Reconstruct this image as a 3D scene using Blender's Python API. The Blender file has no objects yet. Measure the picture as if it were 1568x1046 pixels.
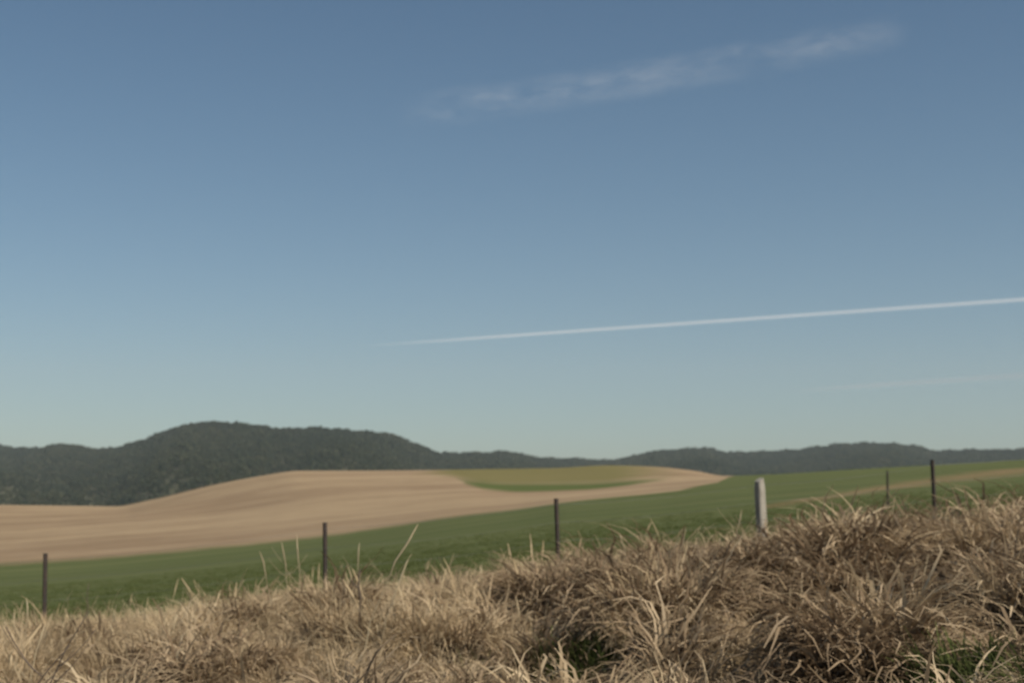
import bpy, math, random
import numpy as np
from mathutils import Vector, Matrix, noise as mnoise

rng = np.random.default_rng(11)
random.seed(5)
T = 1.0 / 2178.0          # surveying unit: slope ticks (bearing x/y and elevation z/y)
scene = bpy.context.scene

# ------------------------------------------------------------------ helpers
def pchip(xs, ys, q):
    xs = np.asarray(xs, float); ys = np.asarray(ys, float); q = np.asarray(q, float)
    h = np.diff(xs); d = np.diff(ys) / h
    m = np.zeros_like(ys)
    m[0] = d[0]; m[-1] = d[-1]
    for i in range(1, len(xs) - 1):
        if d[i-1] * d[i] > 0:
            w1 = 2*h[i] + h[i-1]; w2 = h[i] + 2*h[i-1]
            m[i] = (w1 + w2) / (w1/d[i-1] + w2/d[i])
    q = np.clip(q, xs[0], xs[-1])
    i = np.clip(np.searchsorted(xs, q) - 1, 0, len(xs) - 2)
    t = (q - xs[i]) / h[i]
    return ((2*t**3 - 3*t**2 + 1)*ys[i] + (t**3 - 2*t**2 + t)*h[i]*m[i]
            + (-2*t**3 + 3*t**2)*ys[i+1] + (t**3 - t**2)*h[i]*m[i+1])

def curve_table(pairs):
    p = np.array(pairs, float)
    return lambda b: pchip(p[:, 0] - 784, 740 - p[:, 1], b)

def plain_table(pairs):
    p = np.array(pairs, float)
    return lambda b: np.interp(b, p[:, 0] - 784, p[:, 1])

# elevation profiles against bearing
E_grass = curve_table([(-300, 985), (0, 966), (200, 952), (500, 909), (700, 897), (850, 880), (950, 854), (1150, 828),
                       (1300, 812), (1450, 795), (1568, 784), (1900, 762)])
E_edge = curve_table([(-300, 875), (0, 862), (150, 853), (300, 840), (450, 825), (550, 812), (700, 790), (800, 778),
                      (870, 768), (1000, 755), (1100, 745), (1200, 738), (1300, 731), (1430, 724), (1568, 716), (1900, 700)])
E_mid = curve_table([(-300, 815), (0, 808), (300, 788), (500, 762), (650, 753), (720, 750), (780, 751), (900, 748),
                     (980, 742), (1100, 734), (1300, 725), (1568, 711), (1900, 696)])
E_crest = curve_table([(-300, 770), (0, 773), (90, 774), (180, 775), (230, 766), (330, 742), (400, 729), (460, 721),
                       (550, 721), (660, 720), (720, 719), (850, 717), (930, 713), (1000, 715), (1060, 721),
                       (1110, 729), (1180, 727), (1300, 720), (1420, 714), (1568, 706), (1900, 690)])
E_ridge = curve_table([(-400, 660), (-150, 690), (0, 684), (50, 686), (100, 682), (165, 689), (220, 675), (270, 657),
                       (330, 648), (400, 655), (440, 658), (500, 658), (560, 663), (600, 668), (640, 682), (680, 696),
                       (720, 694), (770, 693), (820, 700), (930, 704), (970, 698), (1010, 690), (1070, 686), (1120, 692),
                       (1190, 691), (1260, 683), (1330, 678), (1400, 684), (1440, 690), (1500, 689), (1568, 687),
                       (1700, 676), (1900, 690), (2100, 680)])
Z_fence = lambda b: np.interp(b, [-1100, -706, -282, 71, 381, 644, 1100], [-2.8, -2.43, -1.92, -1.53, -1.22, -0.91, -0.4])
Y_EDGE, Y_MID, Y_CREST = 130.0, 240.0, 420.0

BS = np.arange(-1160, 1161, 5.0)
LY = np.linspace(math.log(1.0), math.log(9500.0), 620)
YS = np.exp(LY)
ZT = np.zeros((len(BS), len(YS)))
for i, b in enumerate(BS):
    zc = E_grass(b)*T*14 - np.interp(b, [-700, 700], [0.36, 0.46])
    z7 = np.interp(b, [-784, 0, 784], [-1.66, -1.56, -1.40])
    kn = [(0.5, -1.75), (4, -1.7), (7, z7), (14, zc), (22, Z_fence(b)),
          (Y_EDGE, E_edge(b)*T*Y_EDGE), (Y_MID, E_mid(b)*T*Y_MID), (Y_CREST, E_crest(b)*T*Y_CREST),
          (760, E_crest(b)*T*Y_CREST - 28), (1400, -45), (9600, -45)]
    kx = [k[0] for k in kn]; kz = [float(k[1]) for k in kn]
    e0 = kz[4]/22; e1 = kz[5]/Y_EDGE
    kx.insert(5, 50.0); kz.insert(5, (e0 + (e1 - e0)*0.62)*50)
    ZT[i] = pchip(kx, kz, YS)

def hz0(x, y):
    x = np.asarray(x, float); y = np.asarray(y, float)
    yy = np.clip(y, 1.0, 9400)
    b = np.clip(x/yy/T, BS[0], BS[-1] - 0.01)
    fi = (b - BS[0]) / 5.0; i = np.clip(fi.astype(int), 0, len(BS)-2); fi = fi - i
    fj = (np.log(yy) - LY[0]) / (LY[1]-LY[0]); j = np.clip(fj.astype(int), 0, len(YS)-2); fj = fj - j
    return ((ZT[i, j]*(1-fi) + ZT[i+1, j]*fi)*(1-fj) + (ZT[i, j+1]*(1-fi) + ZT[i+1, j+1]*fi)*fj)

# hollows in the bank: x, y, radius, depth
hollows = [(.42, 10.6, .62, .28), (2.75, 11.6, .46, .34), (.95, 9.6, .32, .24), (1.6, 10.0, .40, .30), (2.95, 9.3, .42, .30), (-.4, 8.7, .26, .12), (3.4, 11.0, .36, .28), (2.2, 8.2, .32, .24),
           (2.1, 12.2, .38, .3), (-1.4, 10.2, .28, .14), (3.6, 12.6, .36, .28)]
def lumps(x, y):
    w = np.clip((y-4)/2, 0, 1)*np.clip((17-y)/4, 0, 1)*np.clip((x+9)/10, .45, 1.15)
    a = np.sin(x*2.1+1.3*np.sin(y*1.1))*np.sin(y*1.9+0.8*np.sin(x*1.4+2)) * 0.15
    c = np.sin(x*4.6+y*1.7)*np.sin(y*4.1-x*1.1)*0.08
    r = (a + c)*w
    for hx, hy, hr, hd in hollows:
        r = r - hd*np.exp(-(((x-hx)/hr)**2 + ((y-hy)/hr)**2))
    return r

def hz(x, y):
    x = np.asarray(x, float); y = np.asarray(y, float)
    return hz0(x, y) + lumps(x, y)

def new_mesh(name, verts, faces, link=True, smooth=False):
    me = bpy.data.meshes.new(name)
    me.from_pydata([tuple(v) for v in verts], [], [tuple(f) for f in faces])
    me.update()
    if smooth:
        me.polygons.foreach_set("use_smooth", [True]*len(me.polygons))
    ob = bpy.data.objects.new(name, me)
    if link:
        scene.collection.objects.link(ob)
    return ob

def fattr(me, name, vals):
    a = me.attributes.new(name, 'FLOAT', 'POINT')
    a.data.foreach_set('value', np.asarray(vals, np.float32).ravel())

class NT:
    def __init__(s, mat):
        mat.use_nodes = True
        s.t = mat.node_tree; s.t.nodes.clear()
    def n(s, typ, **kw):
        nd = s.t.nodes.new(typ)
        for k, v in kw.items():
            if k.startswith('i_'):
                key = k[2:]
                key = int(key) if key.isdigit() else key.replace('_', ' ')
                if hasattr(v, 'is_output'): s.t.links.new(v, nd.inputs[key])
                else: nd.inputs[key].default_value = v
            else: setattr(nd, k, v)
        return nd
    def l(s, a, b): s.t.links.new(a, b)
    def attr(s, name): return s.n('ShaderNodeAttribute', attribute_name=name).outputs['Fac']
    def math(s, op, a, b=0.0, c=None, clamp=False):
        nd = s.n('ShaderNodeMath', operation=op, use_clamp=clamp)
        for i, v in enumerate([a, b] + ([c] if c is not None else [])):
            if hasattr(v, 'is_output'): s.l(v, nd.inputs[i])
            else: nd.inputs[i].default_value = v
        return nd.outputs[0]
    def step(s, v, lo, hi):
        nd = s.n('ShaderNodeMapRange', interpolation_type='SMOOTHSTEP')
        s.l(v, nd.inputs[0]); nd.inputs[1].default_value = lo; nd.inputs[2].default_value = hi
        return nd.outputs[0]
    def mix(s, f, a, b):
        nd = s.n('ShaderNodeMix', data_type='RGBA')
        for k, v in ((0, f), (6, a), (7, b)):
            if hasattr(v, 'is_output'): s.l(v, nd.inputs[k])
            elif k == 0: nd.inputs[k].default_value = v
            else: nd.inputs[k].default_value = (*v, 1)
        return nd.outputs[2]
    def noise(s, vec, scale, detail=4, rough=0.55):
        nd = s.n('ShaderNodeTexNoise'); s.l(vec, nd.inputs['Vector'])
        nd.inputs['Scale'].default_value = scale; nd.inputs['Detail'].default_value = detail
        nd.inputs['Roughness'].default_value = rough
        return nd.outputs[0]
    def scaled(s, vec, sc, rot=0.0):
        nd = s.n('ShaderNodeMapping'); s.l(vec, nd.inputs[0]); nd.inputs['Scale'].default_value = sc
        nd.inputs['Rotation'].default_value = (0, 0, rot)
        return nd.outputs[0]

# ------------------------------------------------------------------ ground material
def ground_material():
    m = bpy.data.materials.new("ground_fields"); k = NT(m)
    pos = k.n('ShaderNodeNewGeometry').outputs['Position']
    big = k.noise(pos, 0.02, 5)
    mid = k.noise(pos, 0.35, 5)
    fine = k.noise(pos, 9.0, 4, 0.7)
    stripe = k.noise(k.scaled(pos, (0.013, 0.026, 0.0), 0.25), 1.0, 5, 0.6)
    stripe2 = k.noise(k.scaled(pos, (0.05, 0.11, 0.0), -0.1), 1.0, 6, 0.7)
    tan = k.mix(k.step(stripe, 0.40, 0.60), (0.395, 0.285, 0.172), (0.300, 0.208, 0.126))
    tan = k.mix(k.math('MULTIPLY', k.step(stripe2, 0.50, 0.66), 0.4), tan, (0.45, 0.335, 0.21))
    tan = k.mix(k.math('MULTIPLY', k.step(stripe2, 0.48, 0.34), 0.5), tan, (0.24, 0.165, 0.10))
    tan = k.mix(k.math('MULTIPLY', k.step(mid, 0.4, 0.7), 0.2), tan, (0.24, 0.165, 0.10))
    gstr = k.noise(k.scaled(pos, (0.02, 0.12, 0.0), 0.35), 1.0, 5, 0.65)
    grn = k.mix(k.step(gstr, 0.35, 0.68), (0.092, 0.110, 0.038), (0.130, 0.144, 0.054))
    grn = k.mix(k.math('MULTIPLY', k.step(fine, 0.45, 0.75), 0.4), grn, (0.15, 0.155, 0.065))
    grn = k.mix(k.math('MULTIPLY', k.step(k.noise(k.scaled(pos, (.05, .35, 0), .3), 1.0, 5, .7), 0.48, 0.72), 0.45), grn, (0.19, 0.17, 0.08))
    wob = k.math('MULTIPLY', k.math('SUBTRACT', big, 0.5), 0.10)
    col = k.mix(k.step(k.math('ADD', k.attr('a_tan'), k.math('MULTIPLY', k.math('SUBTRACT', mid, .5), 0.10)), -0.05, 0.05), grn, tan)
    olive = k.mix(big, (0.165, 0.15, 0.055), (0.22, 0.18, 0.08))
    col = k.mix(k.step(k.math('ADD', k.attr('a_olive'), wob), -0.05, 0.10), col, olive)
    col = k.mix(k.step(k.math('ADD', k.attr('a_patch'), wob), -0.04, 0.07), col, k.mix(big, (0.09, 0.112, 0.035), (0.12, 0.136, 0.045)))
    col = k.mix(k.math('MULTIPLY', k.step(k.math('ADD', k.attr('a_strip'), k.math('MULTIPLY', k.math('SUBTRACT', mid, .5), 3.5)), -0.3, 1.2), 0.9), col, (0.25, 0.175, 0.09))
    dry = k.mix(fine, (0.07, 0.05, 0.028), (0.17, 0.12, 0.065))
    col = k.mix(k.step(k.math('ADD', k.attr('a_bank'), k.math('MULTIPLY', k.math('SUBTRACT', mid, .5), 1.2)), -0.2, 0.3), col, dry)
    b = k.n('ShaderNodeBump', i_Strength=0.5, i_Distance=0.25)
    k.l(k.noise(pos, 2.5, 6, 0.7), b.inputs['Height'])
    p = k.n('ShaderNodeBsdfPrincipled', i_Roughness=0.95)
    p.inputs['Specular IOR Level'].default_value = 0.1
    k.l(col, p.inputs['Base Color']); k.l(b.outputs[0], p.inputs['Normal'])
    k.l(p.outputs[0], k.n('ShaderNodeOutputMaterial').inputs[0])
    return m

# ------------------------------------------------------------------ ground sheet
inner = np.arange(-1150, 1151, 6.0)
outer = 1150*np.exp(np.linspace(0, math.log(18), 26))[1:]
BC = np.concatenate([-outer[::-1], inner, outer])
rows = np.exp(np.linspace(math.log(1.2), math.log(9000), 430))
X = np.outer(rows, BC*T); Y = np.repeat(rows[:, None], len(BC), 1)
X = np.vstack([BC[None, :]*T*60, X]); Y = np.vstack([np.full((1, len(BC)), -60.0), Y])
Z = hz(X, Y); Z[0] = -1.75
nr, nc = X.shape
V = np.stack([X, Y, Z], -1).reshape(-1, 3)
I = np.arange(nr*nc).reshape(nr, nc)
F = np.stack([I[:-1, :-1], I[:-1, 1:], I[1:, 1:], I[1:, :-1]], -1).reshape(-1, 4)
ground = new_mesh("ground", V, F, smooth=True)
Bq = np.clip(X/np.clip(Y, 1, None)/T, -1150, 1150)
Ye = plain_table([(-400, 130), (1040, 130), (1100, 180), (1150, 560), (3000, 900)])(Bq)
fattr(ground.data, 'a_tan', np.clip((Y-Ye)/Ye, -1, 1))
Yl = plain_table([(-400, 330), (692, 330), (715, 268), (740, 245), (790, 228), (900, 225), (960, 240), (1000, 262), (3000, 265)])(Bq)
Yu = plain_table([(-400, 300), (684, 310), (760, 292), (860, 290), (920, 285), (1000, 280), (3000, 300)])(Bq)
fattr(ground.data, 'a_patch', np.clip(np.minimum(np.minimum((Y-Yl)/Yl, (Yu-Y)/Yu), np.minimum((222-Bq)/500, (Bq+98)/300)), -1, 1))
Yo = plain_table([(-400, 345), (655, 345), (680, 330), (740, 275), (930, 275), (1000, 300), (3000, 320)])(Bq)
fattr(ground.data, 'a_olive', np.clip(np.minimum((Y-Yo)/Yo, np.minimum((235-Bq)/900, (Bq+130)/500)), -1, 1))
et = np.interp(Bq, [390, 506, 616, 784, 1100], [-34, -17, 0, 22, 60])
en = Z/np.clip(Y, 1, None)/T
st = 1-np.abs(en-et)/np.interp(Bq, [390, 784], [3.5, 9])
st = np.where((Y > 27) & (Y < 128) & (Bq > 380), st, -3)
fattr(ground.data, 'a_strip', np.clip(st, -3, 1))
fattr(ground.data, 'a_bank', np.clip((24.5-Y)/4, -2, 2))
ground.data.materials.append(ground_material())

# ------------------------------------------------------------------ forested hills
def ridge_y(b): return np.interp(b, [-1150, -750, -450, -250, 60, 200, 1150], [2300, 2250, 1900, 1900, 2350, 2500, 2400])
def hill_z(b, y):
    yr = ridge_y(b)
    zr = (E_ridge(b)-6.5)*T*yr
    t = np.clip((y-950)/(yr-950), 0, 1)
    up = -50 + (zr+50)*(t**1.15)
    spur = (np.sin(b*0.021+y*0.004)+0.6*np.sin(b*0.05-y*0.007+1))*6*np.sin(np.pi*t)
    t2 = np.clip((y-yr)/900, 0, 1)
    return np.where(y <= yr, up+spur, zr-(zr+60)*(t2*t2*(3-2*t2)))
hb = np.arange(-1150, 1151, 10.0)
hy = np.linspace(940, 3400, 150)
HB, HY = np.meshgrid(hb, hy)
HZ = hill_z(HB, HY)
V = np.stack([HB*T*HY, HY, HZ], -1).reshape(-1, 3)
I = np.arange(HB.size).reshape(HB.shape)
F = np.stack([I[:-1, :-1], I[:-1, 1:], I[1:, 1:], I[1:, :-1]], -1).reshape(-1, 4)
hills = new_mesh("hills", V, F, smooth=True)
m = bpy.data.materials.new("forest_floor"); k = NT(m)
pos = k.n('ShaderNodeNewGeometry').outputs['Position']
c = k.mix(k.noise(pos, 0.05, 6), (0.07, 0.08, 0.05), (0.12, 0.11, 0.07))
p = k.n('ShaderNodeBsdfDiffuse'); k.l(c, p.inputs[0]); k.l(p.outputs[0], k.n('ShaderNodeOutputMaterial').inputs[0])
hills.data.materials.append(m)

# real air between the paddocks and the ranges: a thin homogeneous scattering layer
def box(name, x0, x1, y0, y1, z0, z1):
    v = [(x, y, z) for z in (z0, z1) for (x, y) in ((x0, y0), (x1, y0), (x1, y1), (x0, y1))]
    f = [(3, 2, 1, 0), (4, 5, 6, 7), (0, 1, 5, 4), (1, 2, 6, 5), (2, 3, 7, 6), (3, 0, 4, 7)]
    return new_mesh(name, v, f)
haze = box("haze_air", -4500, 4500, 620, 5200, -120, 420)
m = bpy.data.materials.new("haze"); k = NT(m)
vsn = k.n('ShaderNodeVolumeScatter'); vsn.inputs['Color'].default_value = (.82, .93, .95, 1)
vsn.inputs['Density'].default_value = 1.3e-4; vsn.inputs['Anisotropy'].default_value = 0
k.l(vsn.outputs[0], k.n('ShaderNodeOutputMaterial').inputs['Volume'])
haze.data.materials.append(m)

# ------------------------------------------------------------------ scatter via geometry nodes
def scatter(name, P, R, S, idx, coll):
    me = bpy.data.meshes.new(name)
    me.from_pydata([tuple(p) for p in P], [], [])
    a = me.attributes.new('rot', 'FLOAT_VECTOR', 'POINT'); a.data.foreach_set('vector', np.asarray(R, np.float32).ravel())
    a = me.attributes.new('scl', 'FLOAT_VECTOR', 'POINT'); a.data.foreach_set('vector', np.asarray(S, np.float32).ravel())
    a = me.attributes.new('idx', 'INT', 'POINT'); a.data.foreach_set('value', np.asarray(idx, np.int32))
    ob = bpy.data.objects.new(name, me); scene.collection.objects.link(ob)
    g = bpy.data.node_groups.new(name+"_gn", 'GeometryNodeTree')
    g.interface.new_socket('Geometry', in_out='INPUT', socket_type='NodeSocketGeometry')
    g.interface.new_socket('Geometry', in_out='OUTPUT', socket_type='NodeSocketGeometry')
    gi = g.nodes.new('NodeGroupInput'); go = g.nodes.new('NodeGroupOutput')
    iop = g.nodes.new('GeometryNodeInstanceOnPoints')
    ci = g.nodes.new('GeometryNodeCollectionInfo')
    ci.inputs['Collection'].default_value = coll
    ci.inputs['Separate Children'].default_value = True
    ci.inputs['Reset Children'].default_value = True
    def na(nm, dt):
        n = g.nodes.new('GeometryNodeInputNamedAttribute'); n.data_type = dt
        n.inputs['Name'].default_value = nm
        return [o for o in n.outputs if o.enabled and o.name == 'Attribute'][0]
    L = g.links.new
    L(gi.outputs[0], iop.inputs['Points']); L(ci.outputs[0], iop.inputs['Instance'])
    iop.inputs['Pick Instance'].default_value = True
    L(na('idx', 'INT'), iop.inputs['Instance Index'])
    L(na('rot', 'FLOAT_VECTOR'), iop.inputs['Rotation'])
    L(na('scl', 'FLOAT_VECTOR'), iop.inputs['Scale'])
    L(iop.outputs[0], go.inputs[0])
    md = ob.modifiers.new("scatter", 'NODES'); md.node_group = g
    return ob

# ------------------------------------------------------------------ distant gum trees
def leaf_mat():
    m = bpy.data.materials.new("eucalypt_foliage"); k = NT(m)
    pos = k.n('ShaderNodeNewGeometry').outputs['Position']
    rnd = k.n('ShaderNodeObjectInfo').outputs['Random']
    c = k.mix(rnd, (0.078, 0.095, 0.060), (0.135, 0.138, 0.086))
    c = k.mix(k.math('MULTIPLY', k.step(k.noise(pos, 0.010, 4), 0.42, 0.62), 0.6), c, (0.070, 0.088, 0.062))
    p = k.n('ShaderNodeBsdfDiffuse'); k.l(c, p.inputs[0])
    t = k.n('ShaderNodeBsdfTranslucent'); k.l(c, t.inputs[0])
    mx = k.n('ShaderNodeMixShader'); mx.inputs[0].default_value = .42
    k.l(p.outputs[0], mx.inputs[1]); k.l(t.outputs[0], mx.inputs[2])
    k.l(mx.outputs[0], k.n('ShaderNodeOutputMaterial').inputs[0])
    return m
lm = leaf_mat()
mb = bpy.data.materials.new("bark"); k = NT(mb)
p = k.n('ShaderNodeBsdfDiffuse'); p.inputs[0].default_value = (0.12, 0.11, 0.10, 1)
k.l(p.outputs[0], k.n('ShaderNodeOutputMaterial').inputs[0])
trees = bpy.data.collections.new("gum_tree_sources")
for v in range(4):
    vs, fs, mi = [], [], []
    n = 5
    for lv, (zz, rr) in enumerate([(-1, .35), (5, .2)]):
        for i in range(n):
            a = i*2*math.pi/n; vs.append((rr*math.cos(a), rr*math.sin(a), zz))
    for i in range(n):
        fs.append((i, (i+1) % n, n+(i+1) % n, n+i)); mi.append(1)
    cl = [(rng.normal(0, 1.7), rng.normal(0, 1.7), rng.uniform(4.0, 8.5), rng.uniform(1.2, 2.2)) for _ in range(6)]
    for cx, cy, cz, cr in cl:
        for _ in range(12):
            d = rng.normal(0, 1, 3); d /= np.linalg.norm(d)
            c0 = np.array([cx, cy, cz]) + d*cr*rng.uniform(.6, 1.05)*np.array([1, 1, .75])
            u = rng.normal(0, 1, 3); u -= d*u.dot(d)*0.8; u /= np.linalg.norm(u); w = np.cross(d, u)
            s = rng.uniform(.55, 1.1)
            i0 = len(vs)
            vs += [tuple(c0-u*s), tuple(c0+w*s*.8), tuple(c0+u*s), tuple(c0-w*s*.8)]
            fs.append((i0, i0+1, i0+2, i0+3)); mi.append(0)
    o = new_mesh("gum_tree_%d" % v, vs, fs, link=False)
    o.data.materials.append(lm); o.data.materials.append(mb)
    o.data.polygons.foreach_set('material_index', mi)
    trees.objects.link(o)
N = 38000
b = rng.uniform(-1000, 1000, N); yr = ridge_y(b)
y = 1150 + (yr+50-1150)*np.sqrt(rng.uniform(0, 1, N))
z = hill_z(b, y)
keep = (z/y/T) > E_crest(b)-14
b, y, z = b[keep], y[keep], z[keep]
M = 1500
b2 = rng.uniform(-1000, 1000, M); y2 = ridge_y(b2)+rng.uniform(-15, 25, M)
b = np.concatenate([b, b2]); y = np.concatenate([y, y2]); z = np.concatenate([z, hill_z(b2, y2)]); N = len(b)
sc = rng.uniform(.6, 1.15, N)*(1+.15*np.sin(b*.11)*np.sin(b*.047))
scatter("distant_gum_forest", np.stack([b*T*y, y, z-0.5], -1),
        np.stack([rng.normal(0, .05, N), rng.normal(0, .05, N), rng.uniform(0, 6.28, N)], -1),
        np.stack([sc, sc, sc*rng.uniform(.8, 1.1, N)], -1), rng.integers(0, 4, N), trees)

# ------------------------------------------------------------------ grass
def grass_mat(name, ca, cb, cc, trans=0.3, dark=.65):
    m = bpy.data.materials.new(name); k = NT(m)
    pos = k.n('ShaderNodeNewGeometry').outputs['Position']
    rnd = k.n('ShaderNodeObjectInfo').outputs['Random']
    br = k.attr('rnd'); tt = k.attr('tt')
    c = k.mix(br, ca, cb)
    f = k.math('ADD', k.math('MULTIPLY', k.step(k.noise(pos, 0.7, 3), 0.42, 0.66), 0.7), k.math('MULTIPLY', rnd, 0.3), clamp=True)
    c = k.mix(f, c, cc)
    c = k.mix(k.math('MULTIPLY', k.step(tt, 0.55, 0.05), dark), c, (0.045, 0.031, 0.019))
    d = k.n('ShaderNodeBsdfDiffuse'); k.l(c, d.inputs[0])
    t = k.n('ShaderNodeBsdfTranslucent'); k.l(c, t.inputs[0])
    mx = k.n('ShaderNodeMixShader'); mx.inputs[0].default_value = trans
    k.l(d.outputs[0], mx.inputs[1]); k.l(t.outputs[0], mx.inputs[2])
    k.l(mx.outputs[0], k.n('ShaderNodeOutputMaterial').inputs[0])
    return m

def clump(name, n, rad, L, lean, bend, w, mat, coll, seg=5, seed_heads=0.0, kink=0.0):
    vs, fs, rn, tts = [], [], [], []
    for _ in range(n):
        a = rng.uniform(0, 6.283); r = rad*math.sqrt(rng.uniform())
        p = np.array([r*math.cos(a), r*math.sin(a), -0.03])
        a2 = a + rng.normal(0, .7)
        ln = rng.uniform(*L); th = abs(rng.normal(lean*.6, lean*.5)); be = rng.uniform(*bend)
        ww = rng.uniform(*w)*0.5
        rr = rng.uniform()
        tw = rng.normal(0, .6)
        head = rng.uniform() < seed_heads
        s = ln/seg; i0 = len(vs)
        for i in range(seg+1):
            t = i/seg
            ang = th + be*t**1.3
            side = np.array([-math.sin(a2+tw), math.cos(a2+tw), 0])
            wd = ww*(1-t*0.85) if not head else (ww*.5 if t < .75 else ww*1.9*(1.15-t)/.4)
            vs.append(tuple(p-side*wd)); vs.append(tuple(p+side*wd)); rn += [rr, rr]; tts += [t, t]
            if kink: a2 += rng.normal(0, kink)
            p = p + s*np.array([math.cos(a2)*math.sin(ang), math.sin(a2)*math.sin(ang), math.cos(ang)])
        for i in range(seg):
            j = i0+2*i
            fs.append((j, j+1, j+3, j+2))
    o = new_mesh(name, vs, fs, link=False, smooth=True)
    fattr(o.data, 'rnd', rn); fattr(o.data, 'tt', tts)
    o.data.materials.append(mat); coll.objects.link(o)

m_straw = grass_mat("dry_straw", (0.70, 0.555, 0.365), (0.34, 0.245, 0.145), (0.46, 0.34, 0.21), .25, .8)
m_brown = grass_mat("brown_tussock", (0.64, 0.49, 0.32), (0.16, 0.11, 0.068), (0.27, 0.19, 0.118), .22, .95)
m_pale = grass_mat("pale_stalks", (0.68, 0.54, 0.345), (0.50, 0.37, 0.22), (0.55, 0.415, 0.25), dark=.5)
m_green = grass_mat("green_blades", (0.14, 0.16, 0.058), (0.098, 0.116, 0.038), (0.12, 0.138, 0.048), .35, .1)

gc = bpy.data.collections.new("grass_sources")
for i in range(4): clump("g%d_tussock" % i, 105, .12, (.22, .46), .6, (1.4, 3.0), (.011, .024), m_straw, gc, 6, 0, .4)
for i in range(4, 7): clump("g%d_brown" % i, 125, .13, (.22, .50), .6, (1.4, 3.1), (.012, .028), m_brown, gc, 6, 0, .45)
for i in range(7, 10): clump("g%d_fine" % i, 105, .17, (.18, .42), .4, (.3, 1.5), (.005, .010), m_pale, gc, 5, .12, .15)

def fan(n, y0, y1, b0=-960, b1=960):
    y = np.sqrt(rng.uniform(y0*y0, y1*y1, n)); b = rng.uniform(b0, b1, n)
    return b*T*y, y, b

def build_grass():
    P, R, S, ID = [], [], [], []
    x, y, b = fan(4600, 4.6, 18.0)
    right = 1/(1+np.exp(-(b-60)/170.))
    nz = np.array([mnoise.noise(Vector((a*.5, c*.5, 3))) for a, c in zip(x, y)])
    nz2 = np.array([mnoise.noise(Vector((a*1.5, c*1.5, 9))) for a, c in zip(x, y)])
    pick = rng.uniform(size=len(x))
    kind_brown = pick < (0.10+0.66*right + nz*.8)
    fine = (rng.uniform(size=len(x)) < (0.45*(1-right)+.03)) & ~kind_brown
    idx = np.where(kind_brown, rng.integers(4, 7, len(x)), np.where(fine, rng.integers(7, 10, len(x)), rng.integers(0, 4, len(x))))
    sc = rng.uniform(.6, 1.1, len(x))*(1+nz2*1.45)*(0.86+.36*right)
    keep = (sc > .38) & ~((nz2 < -.22) & (rng.uniform(size=len(x)) < .95))
    for q, (hx, hy, hr, hd) in enumerate(hollows):
        d = np.hypot(x-hx, (y-hy)*.9); keep &= d > hr*.78
        front = (np.abs(x/y-hx/hy)*y < hr*.9) & (y < hy) & (y > hy-1.7)
        sc = np.where(front, np.minimum(sc, .5), sc)
    x, y, idx, sc = x[keep], y[keep], idx[keep], sc[keep]
    P.append(np.stack([x, y, hz(x, y)], -1)); S.append(np.stack([sc*1.15, sc*1.15, sc], -1)); ID.append(idx)
    x, y, b = fan(2300, 13, 24.5)
    sc = rng.uniform(.6, 1.2, len(x))*np.where(y > 20, .8, 1)
    idx = rng.integers(7, 10, len(x))
    P.append(np.stack([x, y, hz(x, y)], -1)); S.append(np.stack([sc, sc, sc], -1)); ID.append(idx)
    P = np.vstack(P); S = np.vstack(S); ID = np.concatenate(ID); n = len(P)
    R = np.stack([rng.normal(0, .25, n), rng.normal(0, .25, n), rng.uniform(0, 6.28, n)], -1)
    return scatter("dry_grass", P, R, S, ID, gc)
build_grass()

# green crop tufts behind the fence
cc = bpy.data.collections.new("crop_sources")
for i in range(3): clump("c%d" % i, 40, .3, (.06, .14), .5, (.2, 1.0), (.009, .015), m_green, cc, 2)
x, y, b = fan(12000, 22.5, 65)
sc = rng.uniform(.5, 1.2, len(x))*(1-0.7*(y-22)/43)
n = len(x)
scatter("green_crop", np.stack([x, y, hz(x, y)], -1), np.stack([np.zeros(n), np.zeros(n), rng.uniform(0, 6.28, n)], -1),
        np.stack([sc*1.4, sc*1.4, sc], -1), rng.integers(0, 3, n), cc)

# green weeds in the hollow and the verge corner
wc = bpy.data.collections.new("weed_sources")
for i in range(2): clump("w%d" % i, 90, .12, (.1, .26), .9, (.3, 1.3), (.012, .024), m_green, wc, 4)
hx, hy = hollows[0][:2]
n = 20
x = hx+rng.normal(0, .2, n); y = hy+.35+rng.normal(0, .16, n)
x2, y2, b2 = fan(55, 6.3, 8.6, 600, 860)
x = np.concatenate([x, x2]); y = np.concatenate([y, y2]); n = len(x)
s = np.where(np.arange(n) < 20, 1.35, 1.8)
scatter("green_weeds", np.stack([x, y, hz(x, y)], -1), np.stack([np.zeros(n), np.zeros(n), rng.uniform(0, 6.28, n)], -1),
        np.stack([s, s, s], -1), rng.integers(0, 2, n), wc)

# ------------------------------------------------------------------ tall stalks and twigs
def tube(vs, fs, pts, radii, n=5):
    pts = [np.array(p, float) for p in pts]; base = len(vs)
    for i, p in enumerate(pts):
        d = pts[min(i+1, len(pts)-1)]-pts[max(i-1, 0)]; d /= np.linalg.norm(d)+1e-9
        u = np.cross(d, [0.3, 1, 0.1]); u /= np.linalg.norm(u)+1e-9; w = np.cross(d, u)
        for j in range(n):
            a = j*2*math.pi/n
            vs.append(tuple(p+(u*math.cos(a)+w*math.sin(a))*radii[i]))
    for i in range(len(pts)-1):
        for j in range(n):
            fs.append((base+i*n+j, base+i*n+(j+1) % n, base+(i+1)*n+(j+1) % n, base+(i+1)*n+j))
    fs.append(tuple(base+j for j in range(n))[::-1]); fs.append(tuple(base+(len(pts)-1)*n+j for j in range(n)))

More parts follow.
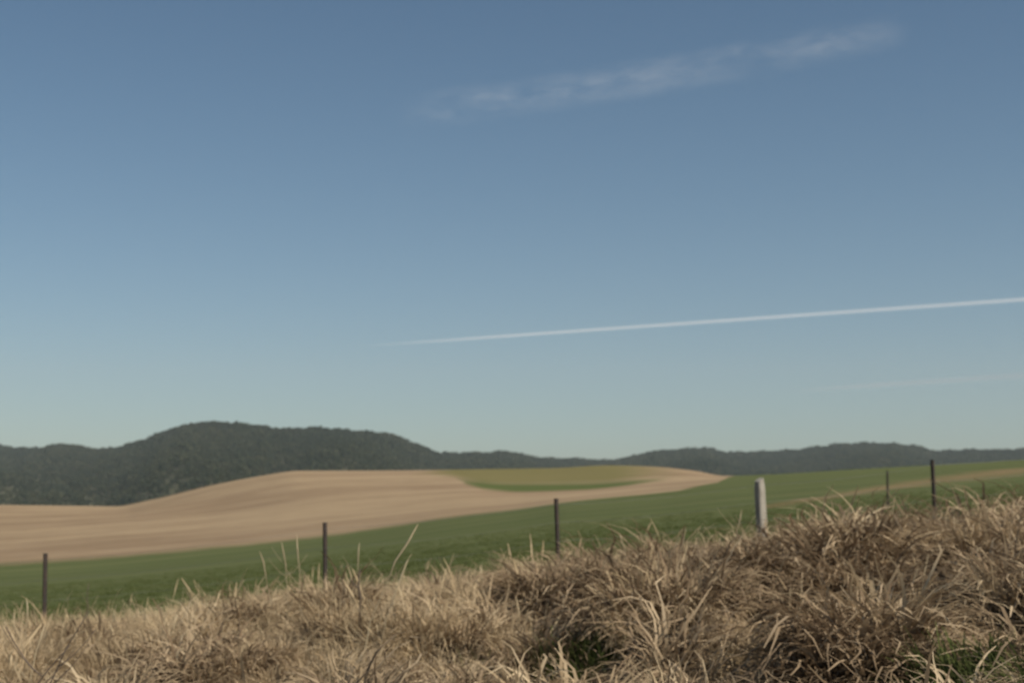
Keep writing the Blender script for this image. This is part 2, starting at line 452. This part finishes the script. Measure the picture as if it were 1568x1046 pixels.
def simple_mat(name, c1, c2, scale, rough=.8, stretch=(1, 1, 1), metal=0.0):
    m = bpy.data.materials.new(name); k = NT(m)
    tc = k.n('ShaderNodeTexCoord').outputs['Object']
    c = k.mix(k.step(k.noise(k.scaled(tc, stretch), scale, 6, .65), .35, .65), c1, c2)
    p = k.n('ShaderNodeBsdfPrincipled', i_Roughness=rough, i_Metallic=metal); k.l(c, p.inputs['Base Color'])
    bm = k.n('ShaderNodeBump', i_Strength=.4, i_Distance=.01); k.l(k.noise(k.scaled(tc, stretch), scale*2, 5), bm.inputs['Height'])
    k.l(bm.outputs[0], p.inputs['Normal'])
    k.l(p.outputs[0], k.n('ShaderNodeOutputMaterial').inputs[0])
    return m
m_stalk = simple_mat("pale_stalk", (.50, .40, .25), (.38, .29, .175), 6)
m_twig = simple_mat("dark_twig", (.09, .065, .045), (.15, .11, .075), 8)

def stalk(name, b, y, h, leanx, leany, mat, r=.006, branches=0, head=True, sub=.25):
    x = b*T*y; z = float(hz(x, y)); vs, fs = [], []
    n = 8; pts = []
    for i in range(n+1):
        t = i/n
        pts.append((x+leanx*t**1.6+rng.normal(0, .006), y+leany*t**1.5, z-.05+(h+.05)*t*(1-.08*t)))
    rad = [r*(1-.6*i/n) for i in range(n+1)]
    if head: rad[-3] = r*1.1; rad[-2] = r*1.5; rad[-1] = r*.4
    tube(vs, fs, pts, rad)
    for q in range(branches):
        i = 2+int(rng.integers(0, n-3)); p = np.array(pts[i]); a = rng.uniform(-1, 1)
        sgn = 1 if q % 2 else -1
        L = sub*rng.uniform(.6, 1.2)
        bp = [p+np.array([sgn*L*t*.8, a*L*t*.5, L*t*(.5+.4*t)]) for t in np.linspace(0, 1, 5)]
        tube(vs, fs, bp, [r*.6*(1-.6*t) for t in np.linspace(0, 1, 5)], 4)
    o = new_mesh(name, vs, fs, smooth=True); o.data.materials.append(mat)
    return o
stalk("grass_stalk", -230, 11, 1.26, .44, .05, m_stalk, .0055, 4)
stalk("grass_stalk", -205, 11.3, 1.0, .25, .05, m_stalk, .0045, 3)
stalk("grass_stalk", -318, 14, 1.05, -.06, 0, m_stalk, .005, 3)
stalk("grass_stalk", -335, 14, .98, -.1, 0, m_stalk, .0045, 3)
stalk("grass_stalk", -360, 14.3, .9, -.14, 0, m_stalk, .0045, 2)
stalk("grass_stalk", -236, 14.5, .88, .03, 0, m_stalk, .0045, 1)
stalk("grass_stalk", -737, 13, .78, .03, 0, m_stalk, .005, 1)
stalk("grass_stalk", -520, 13, .62, .08, 0, m_stalk, .0045, 2)
stalk("grass_stalk", -40, 14, .70, -.05, 0, m_stalk, .0045, 2)
stalk("grass_stalk", 330, 13.5, .80, .12, 0, m_stalk, .0045, 2)
stalk("grass_stalk", 180, 14, .66, -.1, 0, m_stalk, .0045, 1)
stalk("grass_stalk", -735, 9.5, .78, .1, .1, m_stalk, .005, 1)
stalk("dry_weed", -775, 8.3, .80, .42, 0, m_twig, .007, 5, False, .28)
stalk("dry_weed", -725, 8.6, .95, .34, 0, m_twig, .007, 5, False, .28)
stalk("dry_weed", -228, 12.0, .72, -.02, 0, m_twig, .014, 1, False, .1)
stalk("dry_weed", -90, 13.5, .76, .07, 0, m_twig, .007, 2, False, .12)
stalk("dry_weed", -642, 17.5, .85, .01, 0, m_twig, .010, 1, False, .1)

tc_ = bpy.data.collections.new("tall_stem_sources")
for i in range(3): clump("t%d" % i, 7, .15, (.4, .74), .2, (.2, .8), (.004, .008), m_pale, tc_, 6, .7, .05)
x, y, b = fan(300, 11, 21)
n = len(x); sc = rng.uniform(.55, 1.15, n)
scatter("seeding_grass_stems", np.stack([x, y, hz(x, y)], -1), np.stack([rng.normal(0, .1, n), rng.normal(0, .1, n), rng.uniform(0, 6.28, n)], -1),
        np.stack([sc]*3, -1), rng.integers(0, 3, n), tc_)

# ------------------------------------------------------------------ fence
m_steel = simple_mat("rusty_steel", (.035, .032, .03), (.085, .055, .04), 20, .7, metal=.2)
m_wood = simple_mat("weathered_wood", (.40, .36, .30), (.25, .215, .17), 9, .9, (3, 3, .35))
m_wire = simple_mat("galvanised_wire", (.22, .22, .21), (.14, .13, .12), 12, .5, metal=.6)

def fence(name, posts, wires):
    e = bpy.data.objects.new(name, None); scene.collection.objects.link(e)
    tops = []
    for i, (b, y, h, kind, tilt) in enumerate(posts):
        x = b*T*y; z = float(hz(x, y)); vs, fs = [], []
        if kind == 'steel':
            for q in range(3):
                a = q*2*math.pi/3 + 0.4
                d = np.array([math.cos(a), math.sin(a)]); nrm = np.array([-d[1], d[0]])*.005
                L = .036
                lv = list(np.linspace(-.4, h, 14)); i0 = len(vs)
                for zz in lv:
                    for s, rr in ((-1, 0.002), (1, 0.002), (1, L), (-1, L)):
                        vs.append((d[0]*rr+nrm[0]*s, d[1]*rr+nrm[1]*s, zz))
                for j in range(len(lv)-1):
                    for c in range(4):
                        fs.append((i0+j*4+c, i0+j*4+(c+1) % 4, i0+(j+1)*4+(c+1) % 4, i0+(j+1)*4+c))
                fs.append((i0+3, i0+2, i0+1, i0)); t0 = i0+(len(lv)-1)*4; fs.append((t0, t0+1, t0+2, t0+3))
            o = new_mesh("steel_post_%d" % i, vs, fs); o.data.materials.append(m_steel)
        else:
            lv = np.linspace(-.5, h, 12)
            cs = [(-1, -.72), (-.72, -1), (.72, -1), (1, -.72), (1, .72), (.72, 1), (-.72, 1), (-1, .72)]; n = len(cs)
            ra = .62
            for li, zz in enumerate(lv):
                g = 1 if li < len(lv)-1 else .82
                for (cx, cy) in cs:
                    px = cx*.07*g*(1+rng.normal(0, .03)); py = cy*.07*g*(1+rng.normal(0, .03))
                    vs.append((px*math.cos(ra)-py*math.sin(ra), px*math.sin(ra)+py*math.cos(ra), zz+(.03*cx if li == len(lv)-1 else 0)))
            for li in range(len(lv)-1):
                for j in range(n):
                    fs.append((li*n+j, li*n+(j+1) % n, (li+1)*n+(j+1) % n, (li+1)*n+j))
            fs.append(tuple((len(lv)-1)*n+j for j in range(n)))
            o = new_mesh("wooden_post_%d" % i, vs, fs); o.data.materials.append(m_wood)
        o.location = (x, y, z); o.rotation_euler = (0, tilt, 0); o.parent = e
        tops.append((x, y, z, h, tilt))
    vs, fs = [], []
    for fr in wires:
        for (a, c) in zip(tops[:-1], tops[1:]):
            pa = np.array([a[0]+math.sin(a[4])*fr*a[3], a[1]-.04, a[2]+a[3]*fr]); pc = np.array([c[0]+math.sin(c[4])*fr*c[3], c[1]-.04, c[2]+c[3]*fr])
            pts = [pa*(1-t)+pc*t-np.array([0, 0, .05*4*t*(1-t)]) for t in np.linspace(0, 1, 7)]
            tube(vs, fs, pts, [.0016]*7, 4)
    w = new_mesh("wires", vs, fs); w.data.materials.append(m_wire); w.parent = e
fence("wire_fence", [(-1180, 19.3, 1.3, 'steel', .01), (-706, 20, 1.3, 'steel', -.015), (-282, 21, 1.3, 'steel', -.02), (71, 22, 1.3, 'steel', -.03),
                     (381, 23, 1.28, 'wood', -.035), (644, 24, 1.3, 'steel', -.02), (900, 25, 1.3, 'steel', .02)], (.25, .5, .72, .93))
fence("wire_fence", [(572, 46, 1.15, 'steel', .01), (830, 40, 1.2, 'steel', 0), (1060, 35, 1.2, 'steel', .02)], (.4, .9))

# ------------------------------------------------------------------ contrails and high cloud
def sky_ribbon(name, p0, p1, w0, w1, mat, D=7000., nseg=80, rows_=2, sag=0):
    vs, fs, uv = [], [], []
    for i in range(nseg+1):
        t = i/nseg
        b = p0[0]*(1-t)+p1[0]*t; e = p0[1]*(1-t)+p1[1]*t + sag*math.sin(math.pi*t)
        y = D*(1-.15*t); w = w0*(1-t)+w1*t
        for j in range(rows_+1):
            s = j/rows_-.5
            vs.append((b*T*y, y+s*w*T*y*.8, (e+s*w)*T*y)); uv.append((t, j/rows_))
    r = rows_+1
    for i in range(nseg):
        for j in range(rows_):
            fs.append((i*r+j, (i+1)*r+j, (i+1)*r+j+1, i*r+j+1))
    o = new_mesh(name, vs, fs)
    fattr(o.data, 'cu', [q[0] for q in uv]); fattr(o.data, 'cv', [q[1] for q in uv])
    o.data.materials.append(mat)
    return o
def vapour(name, fade, amt, nscale, lo, hi, stretch, epow=1.6, rot=.15):
    m = bpy.data.materials.new(name); k = NT(m)
    u = k.attr('cu'); v = k.attr('cv')
    comb = k.n('ShaderNodeCombineXYZ'); k.l(u, comb.inputs[0]); k.l(v, comb.inputs[1])
    nz = k.noise(k.scaled(comb.outputs[0], stretch, rot), nscale, 7, .66)
    nz2 = k.noise(k.scaled(comb.outputs[0], (stretch[0]*.3, .6, 1)), nscale, 2, .5)
    nz = k.math('ADD', k.math('MULTIPLY', nz, .65), k.math('MULTIPLY', nz2, .35))
    edge = k.math('MULTIPLY', k.math('MULTIPLY', v, k.math('SUBTRACT', 1.0, v)), 4.0)
    edge = k.math('POWER', edge, epow)
    f = k.math('MULTIPLY', k.step(u, fade[0], fade[1]), k.step(u, fade[3], fade[2]))
    a = k.math('MULTIPLY', k.math('MULTIPLY', k.step(nz, lo, hi), edge), k.math('MULTIPLY', f, amt))
    d = k.n('ShaderNodeBsdfDiffuse'); d.inputs[0].default_value = (.9, .9, .9, 1)
    tr = k.n('ShaderNodeBsdfTransparent'); mx = k.n('ShaderNodeMixShader')
    k.l(a, mx.inputs[0]); k.l(tr.outputs[0], mx.inputs[1]); k.l(d.outputs[0], mx.inputs[2])
    k.l(mx.outputs[0], k.n('ShaderNodeOutputMaterial').inputs[0])
    return m
sky_ribbon("contrail", (-270, 207), (900, 290), 6, 10, vapour("contrail_vapour", (0, .24, 1.1, 1.2), .42, 1, .1, .4, (40, 1, 1), 1.2), rows_=4, sag=0)
sky_ribbon("contrail", (380, 138), (900, 172), 11, 15, vapour("faint_vapour", (0, .4, 1.1, 1.2), .26, 1, .05, .3, (15, 1, 1)), rows_=4)
sky_ribbon("cirrus_cloud", (-190, 574), (640, 716), 90, 95, vapour("cirrus_vapour", (0, .12, .9, 1.0), .20, 1, .34, .74, (11, 2.4, 1), 1.4, .05), rows_=8, sag=-10)

# ------------------------------------------------------------------ light, sky, camera
EL, AZ = math.radians(44), math.radians(122)     # azimuth clockwise from +Y
w = bpy.data.worlds.new("World"); scene.world = w; w.use_nodes = True
nt = w.node_tree; nt.nodes.clear()
sky = nt.nodes.new('ShaderNodeTexSky'); sky.sky_type = 'NISHITA'; sky.sun_disc = False
sky.sun_elevation = EL; sky.sun_rotation = AZ
sky.air_density = 0.85; sky.dust_density = 0.6; sky.ozone_density = 2.5; sky.altitude = 300
mt = nt.nodes.new('ShaderNodeMix'); mt.data_type = 'RGBA'; mt.blend_type = 'MULTIPLY'; mt.inputs[0].default_value = 1
mt.inputs[7].default_value = (0.89, 1.0, 0.95, 1)
bg = nt.nodes.new('ShaderNodeBackground'); bg.inputs[1].default_value = .080
wo = nt.nodes.new('ShaderNodeOutputWorld')
nt.links.new(sky.outputs[0], mt.inputs[6]); nt.links.new(mt.outputs[2], bg.inputs[0]); nt.links.new(bg.outputs[0], wo.inputs[0])

sl = bpy.data.lights.new("sun", 'SUN'); sl.energy = 4.4; sl.angle = math.radians(.5); sl.color = (1, .93, .80)
so = bpy.data.objects.new("sun", sl); scene.collection.objects.link(so)
so.rotation_euler = (math.pi/2-EL, 0, math.pi-AZ)

cam = bpy.data.cameras.new("camera"); cam.lens = 50; cam.sensor_width = 36; cam.clip_start = .1; cam.clip_end = 20000
cam.dof.use_dof = True; cam.dof.focus_distance = 3.4; cam.dof.aperture_fstop = 5.6
co = bpy.data.objects.new("camera", cam); scene.collection.objects.link(co)
co.rotation_euler = (math.pi/2+math.atan(217/2178), 0, 0)
scene.camera = co
scene.view_settings.view_transform = 'Standard'; scene.view_settings.look = 'None'; scene.view_settings.exposure = 0
